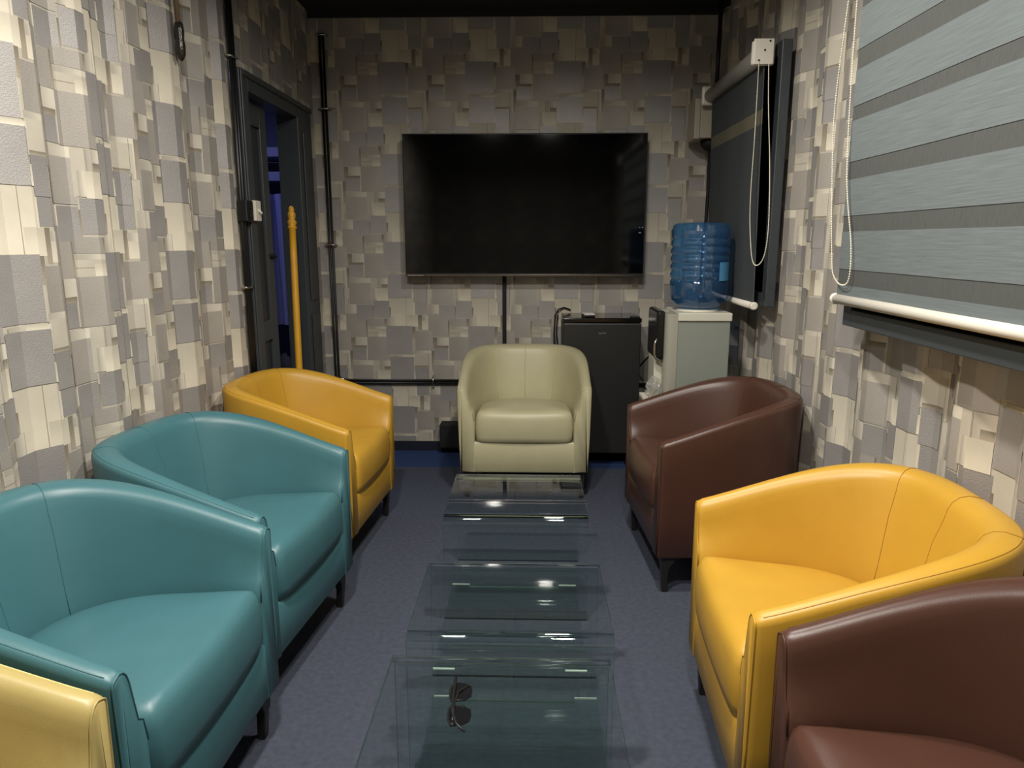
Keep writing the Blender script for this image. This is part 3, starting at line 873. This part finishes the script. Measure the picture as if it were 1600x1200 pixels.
def zebra(label, y0, y1, ztop_, zbot, bands, fx, roll_x, roll_r, light, sheer, xoff_bot=0.0):
    t = thing('zebra_blind', label, 'window blind', (fx, (y0 + y1) / 2, zbot))
    hw = (y1 - y0) / 2
    H = ztop_ - zbot
    # fabric: two layers of a banded cloth; each band a few mm deep
    bm = bmesh.new()
    for (za, zb_, mi) in bands:
        za, zb_ = max(za, zbot), min(zb_, ztop_)
        if zb_ <= za: continue
        dxo = 0.0015 if mi == 0 else 0.0
        x_a = xoff_bot * (ztop_ - za) / H; x_b = xoff_bot * (ztop_ - zb_) / H
        n = 14
        for k in range(n):
            ya, yb_ = -hw + 2 * hw * k / n, -hw + 2 * hw * (k + 1) / n
            wa, wb = 0.0015 * math.sin(k * 1.3), 0.0015 * math.sin((k + 1) * 1.3)
            v = [bm.verts.new(p) for p in ((x_a - dxo + wa, ya, za - zbot), (x_a - dxo + wb, yb_, za - zbot), (x_b - dxo + wb, yb_, zb_ - zbot), (x_b - dxo + wa, ya, zb_ - zbot),
                                           (x_a + 0.003, ya, za - zbot), (x_a + 0.003, yb_, za - zbot), (x_b + 0.003, yb_, zb_ - zbot), (x_b + 0.003, ya, zb_ - zbot))]
            for q in ((0, 3, 2, 1), (4, 5, 6, 7), (0, 1, 5, 4), (2, 3, 7, 6), (1, 2, 6, 5), (3, 0, 4, 7)):
                f = bm.faces.new([v[i] for i in q]); f.material_index = mi
    bmesh.ops.remove_doubles(bm, verts=bm.verts, dist=1e-6)
    obj('fabric', bm, [light, sheer], t)
    bm = bmesh.new()
    add_lathe(bm, [(0.0155, -hw - 0.004), (0.0155, hw + 0.004)], (xoff_bot, 0, 0.0), 18, 'y')
    obj('bottom_rail', bm, railM, t)
    for s in (-1, 1):
        bm = bmesh.new(); add_lathe(bm, [(0.008, s * (hw + 0.004)), (0.018, s * (hw + 0.005)), (0.018, s * (hw + 0.016)), (0.012, s * (hw + 0.019))], (xoff_bot, 0, 0.0), 18, 'y'); obj('rail_cap', bm, railM, t)
    # roller cassette
    bm = bmesh.new(); add_lathe(bm, [(roll_r, -hw + 0.002), (roll_r, hw - 0.002)], (roll_x - fx, 0, H), 24, 'y')
    obj('roller_tube', bm, pmat('roller_grey', (138, 136, 130), 0.35, 0.2), t)
    for s in (-1, 1):
        o = obj('end_bracket', box(roll_x - fx - roll_r - 0.012, roll_x - fx + roll_r + 0.012, min(s * hw, s * (hw + 0.022)), max(s * hw, s * (hw + 0.022)), H - roll_r - 0.012, H + roll_r + 0.014), railM, t)
        bevel(o, 0.012, 3)
    return t


# far window
window('window_1', 3.155, 4.12, 1.03, 2.12, 1.018, 1.06)
bands = [(1.02, 1.80, 0), (1.80, 1.862, 1), (1.862, 2.1, 0)]
far = zebra('dark grey zebra blind on the far window above the water dispenser', 3.215, 4.08, 2.075, 1.03, bands, 0.965, 0.955, 0.036, fabD, shrD, 0.02)
def loc_pts(par, pts): return [Vector(p) - par.location for p in pts]
bm = bmesh.new()
o = obj('bracket_cover', box(-0.052, 0.03, -0.46, -0.453, 1.0, 1.10), railM, far); bevel(o, 0.003)
for (x_, z_) in ((-0.03, 1.015), (0.012, 1.09), (-0.008, 1.055)):
    bm = bmesh.new(); add_lathe(bm, [(0.004, -0.4625), (0.004, -0.459)], (x_, 0, z_), 10, 'y'); obj('screw', bm, MATTE, far)
chain_loop(far, loc_pts(far, [(0.935, 3.185, 2.04), (0.935, 3.18, 1.75), (0.932, 3.175, 1.52), (0.93, 3.15, 1.38), (0.93, 3.09, 1.24), (0.93, 3.01, 1.215), (0.93, 2.93, 1.26), (0.93, 2.905, 1.38), (0.94, 2.97, 1.60), (0.95, 3.07, 1.85), (0.955, 3.12, 2.03)]))
# near window
window('window_2', 0.65, 2.29, 1.052, 2.25, 0.985, 1.06, 0.052)
bands = []
z = 1.153; cuts = [1.178, 1.227, 1.340, 1.387, 1.494, 1.546, 1.665, 1.706, 1.809, 1.866, 1.98, 2.03, 2.15]
cur = 1.128; mi = 0
for c in cuts: bands.append((cur, c, mi)); cur = c; mi = 1 - mi
near = zebra('large light and dark grey striped zebra blind on the near right window', 0.72, 2.295, 2.15, 1.133, bands, 0.965, 0.955, 0.036, fabM, shrM)
chain_loop(near, loc_pts(near, [(0.95, 2.34, 2.15), (0.95, 2.375, 1.95), (0.95, 2.40, 1.70), (0.95, 2.365, 1.45), (0.95, 2.325, 1.26), (0.95, 2.30, 1.205), (0.95, 2.24, 1.18), (0.95, 2.19, 1.20), (0.952, 2.20, 1.30), (0.952, 2.27, 1.50), (0.952, 2.30, 1.80), (0.952, 2.31, 2.15)]))

# electrical box in the far right corner
eb = thing('electrical_box', 'pale grey electrical box in the far right corner behind the dark blind', 'electrical box', (1.0, 4.22, 1.97))
greym = pmat('box_grey', (176, 168, 150), 0.5)
o = obj('housing', box(-0.08, 0.06, -0.07, 0.10, -0.10, 0.10), greym, eb); bevel(o, 0.003)
o = obj('cover', box(-0.112, -0.082, -0.075, 0.105, -0.105, 0.105), greym, eb); bevel(o, 0.003)
bm = bmesh.new(); add_lathe(bm, [(0.055, 0.0), (0.05, -0.03), (0.03, -0.055), (0.01, -0.06)], (0.0, 0.02, -0.10), 24); obj('cable_gland', bm, MATTE, eb)
bm = bmesh.new(); add_lathe(bm, [(0.03, -0.03), (0.04, -0.01), (0.04, 0.02), (0.025, 0.035)], (0.015, -0.02, 0.132), 20); obj('top_gland', bm, MATTE, eb)
bm = bmesh.new(); add_lathe(bm, [(0.004, -0.072), (0.004, -0.069)], (-0.01, 0, -0.02), 10, 'y'); obj('screw', bm, CHROME, eb)
bm = bmesh.new(); add_tube(bm, [(1.02, 4.24, 2.10), (1.025, 4.25, CEIL)], 0.012, 8); tag(obj('wall_pipe', bm, BLACK), 'black pipe from the ceiling down to the electrical box in the right corner', 'conduit')
bm = bmesh.new(); add_tube(bm, [(1.0, 4.24, 1.84), (1.005, 4.25, 1.6), (1.0, 4.24, 1.42), (0.985, 4.22, 1.30), (0.99, 4.26, 1.0), (1.0, 4.28, 0.6)], 0.010, 8); tag(obj('drop_cable', bm, MATTE), 'black cable dropping from the electrical box behind the blue water bottle', 'cable')

# ------------------------------------------------------------------ things in the blue room beyond the door
pl2 = thing('utility_shelf', 'blue lit shelf unit glimpsed through the door gap', 'shelf', (-2.1, 5.1, 0))
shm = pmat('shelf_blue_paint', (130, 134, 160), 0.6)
bm = bmesh.new(); add_box(bm, -0.35, 0.5, -0.06, 0.3, 1.72, 1.78); add_box(bm, -0.35, 0.5, -0.06, 0.3, 1.88, 1.94); obj('shelf_board', bm, shm, pl2)
bm = bmesh.new(); add_box(bm, -0.35, -0.31, 0, 0.3, 0, 2.0); add_box(bm, 0.46, 0.5, 0, 0.3, 0, 2.0); obj('upright', bm, shm, pl2)
bm = bmesh.new()
random.seed(5)
prev = None
for k in range(30):
    x = -2.35 + 0.8 * k / 29; y = 4.86 + 0.03 * math.sin(k * 1.7) + 0.015 * math.sin(k * 3.1)
    a, b = bm.verts.new((x, y, 0.75)), bm.verts.new((x + 0.02 * math.sin(k), y + 0.02 * math.sin(k * 2.2), 1.62))
    a2, b2 = bm.verts.new((x, y + 0.01, 0.75)), bm.verts.new((x + 0.02 * math.sin(k), y + 0.01 + 0.02 * math.sin(k * 2.2), 1.62))
    if prev:
        bm.faces.new((prev[0], a, b, prev[1])); bm.faces.new((prev[2], prev[3], b2, a2)); bm.faces.new((prev[1], b, b2, prev[3]))
    prev = (a, b, a2, b2)
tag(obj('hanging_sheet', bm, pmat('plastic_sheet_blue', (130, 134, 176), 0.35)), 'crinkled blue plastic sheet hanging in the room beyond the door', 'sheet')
bl = bpy.data.lights.new('blue_tube', 'AREA'); bl.energy = 7; bl.color = (0.42, 0.46, 1.0); bl.shape = 'RECTANGLE'; bl.size = 0.8; bl.size_y = 0.05
lo = bpy.data.objects.new('blue_tube', bl)
tl = thing('tube_lamp', 'blue tube lamp on the ceiling of the room beyond the door', 'lamp', (-1.95, 4.2, 2.37))
COL.objects.link(lo); lo.parent = tl; lo.location = (0, 0, -0.03)
obj('casing', box(-0.42, 0.42, -0.04, 0.04, -0.02, 0.03), WHITEP, tl)

# ------------------------------------------------------------------ ceiling lamp fixtures
lensE = pmat('lamp_lens', (255, 240, 214), 0.5, emit=4.0)
for i, (p, pw) in enumerate(LAMPS):
    nm = ('round ceiling downlight nearest the television', 'round ceiling downlight closest to the left wall', 'round ceiling downlight nearest the viewer')[i]
    t = thing('ceiling_downlight', nm, 'ceiling light', (p[0], p[1], CEIL), 0, 'ceiling downlights')
    bm = bmesh.new(); add_lathe(bm, [(0.085, -0.001), (0.085, -0.10), (0.078, -0.104), (0.074, -0.10), (0.072, -0.088)], (0, 0, 0), 32); obj('housing', bm, MATTE, t)
    ld = bpy.data.lights.new('downlight', 'AREA'); ld.shape = 'DISK'; ld.size = 0.13; ld.energy = pw; ld.color = LAMP_COL
    lo = bpy.data.objects.new('downlight', ld); COL.objects.link(lo); lo.parent = t; lo.location = (0, 0, -0.094)
    bm = bmesh.new(); add_lathe(bm, [(0.070, -0.086), (0.070, -0.092)], (0, 0, 0), 32); obj('lens', bm, lensE, t)
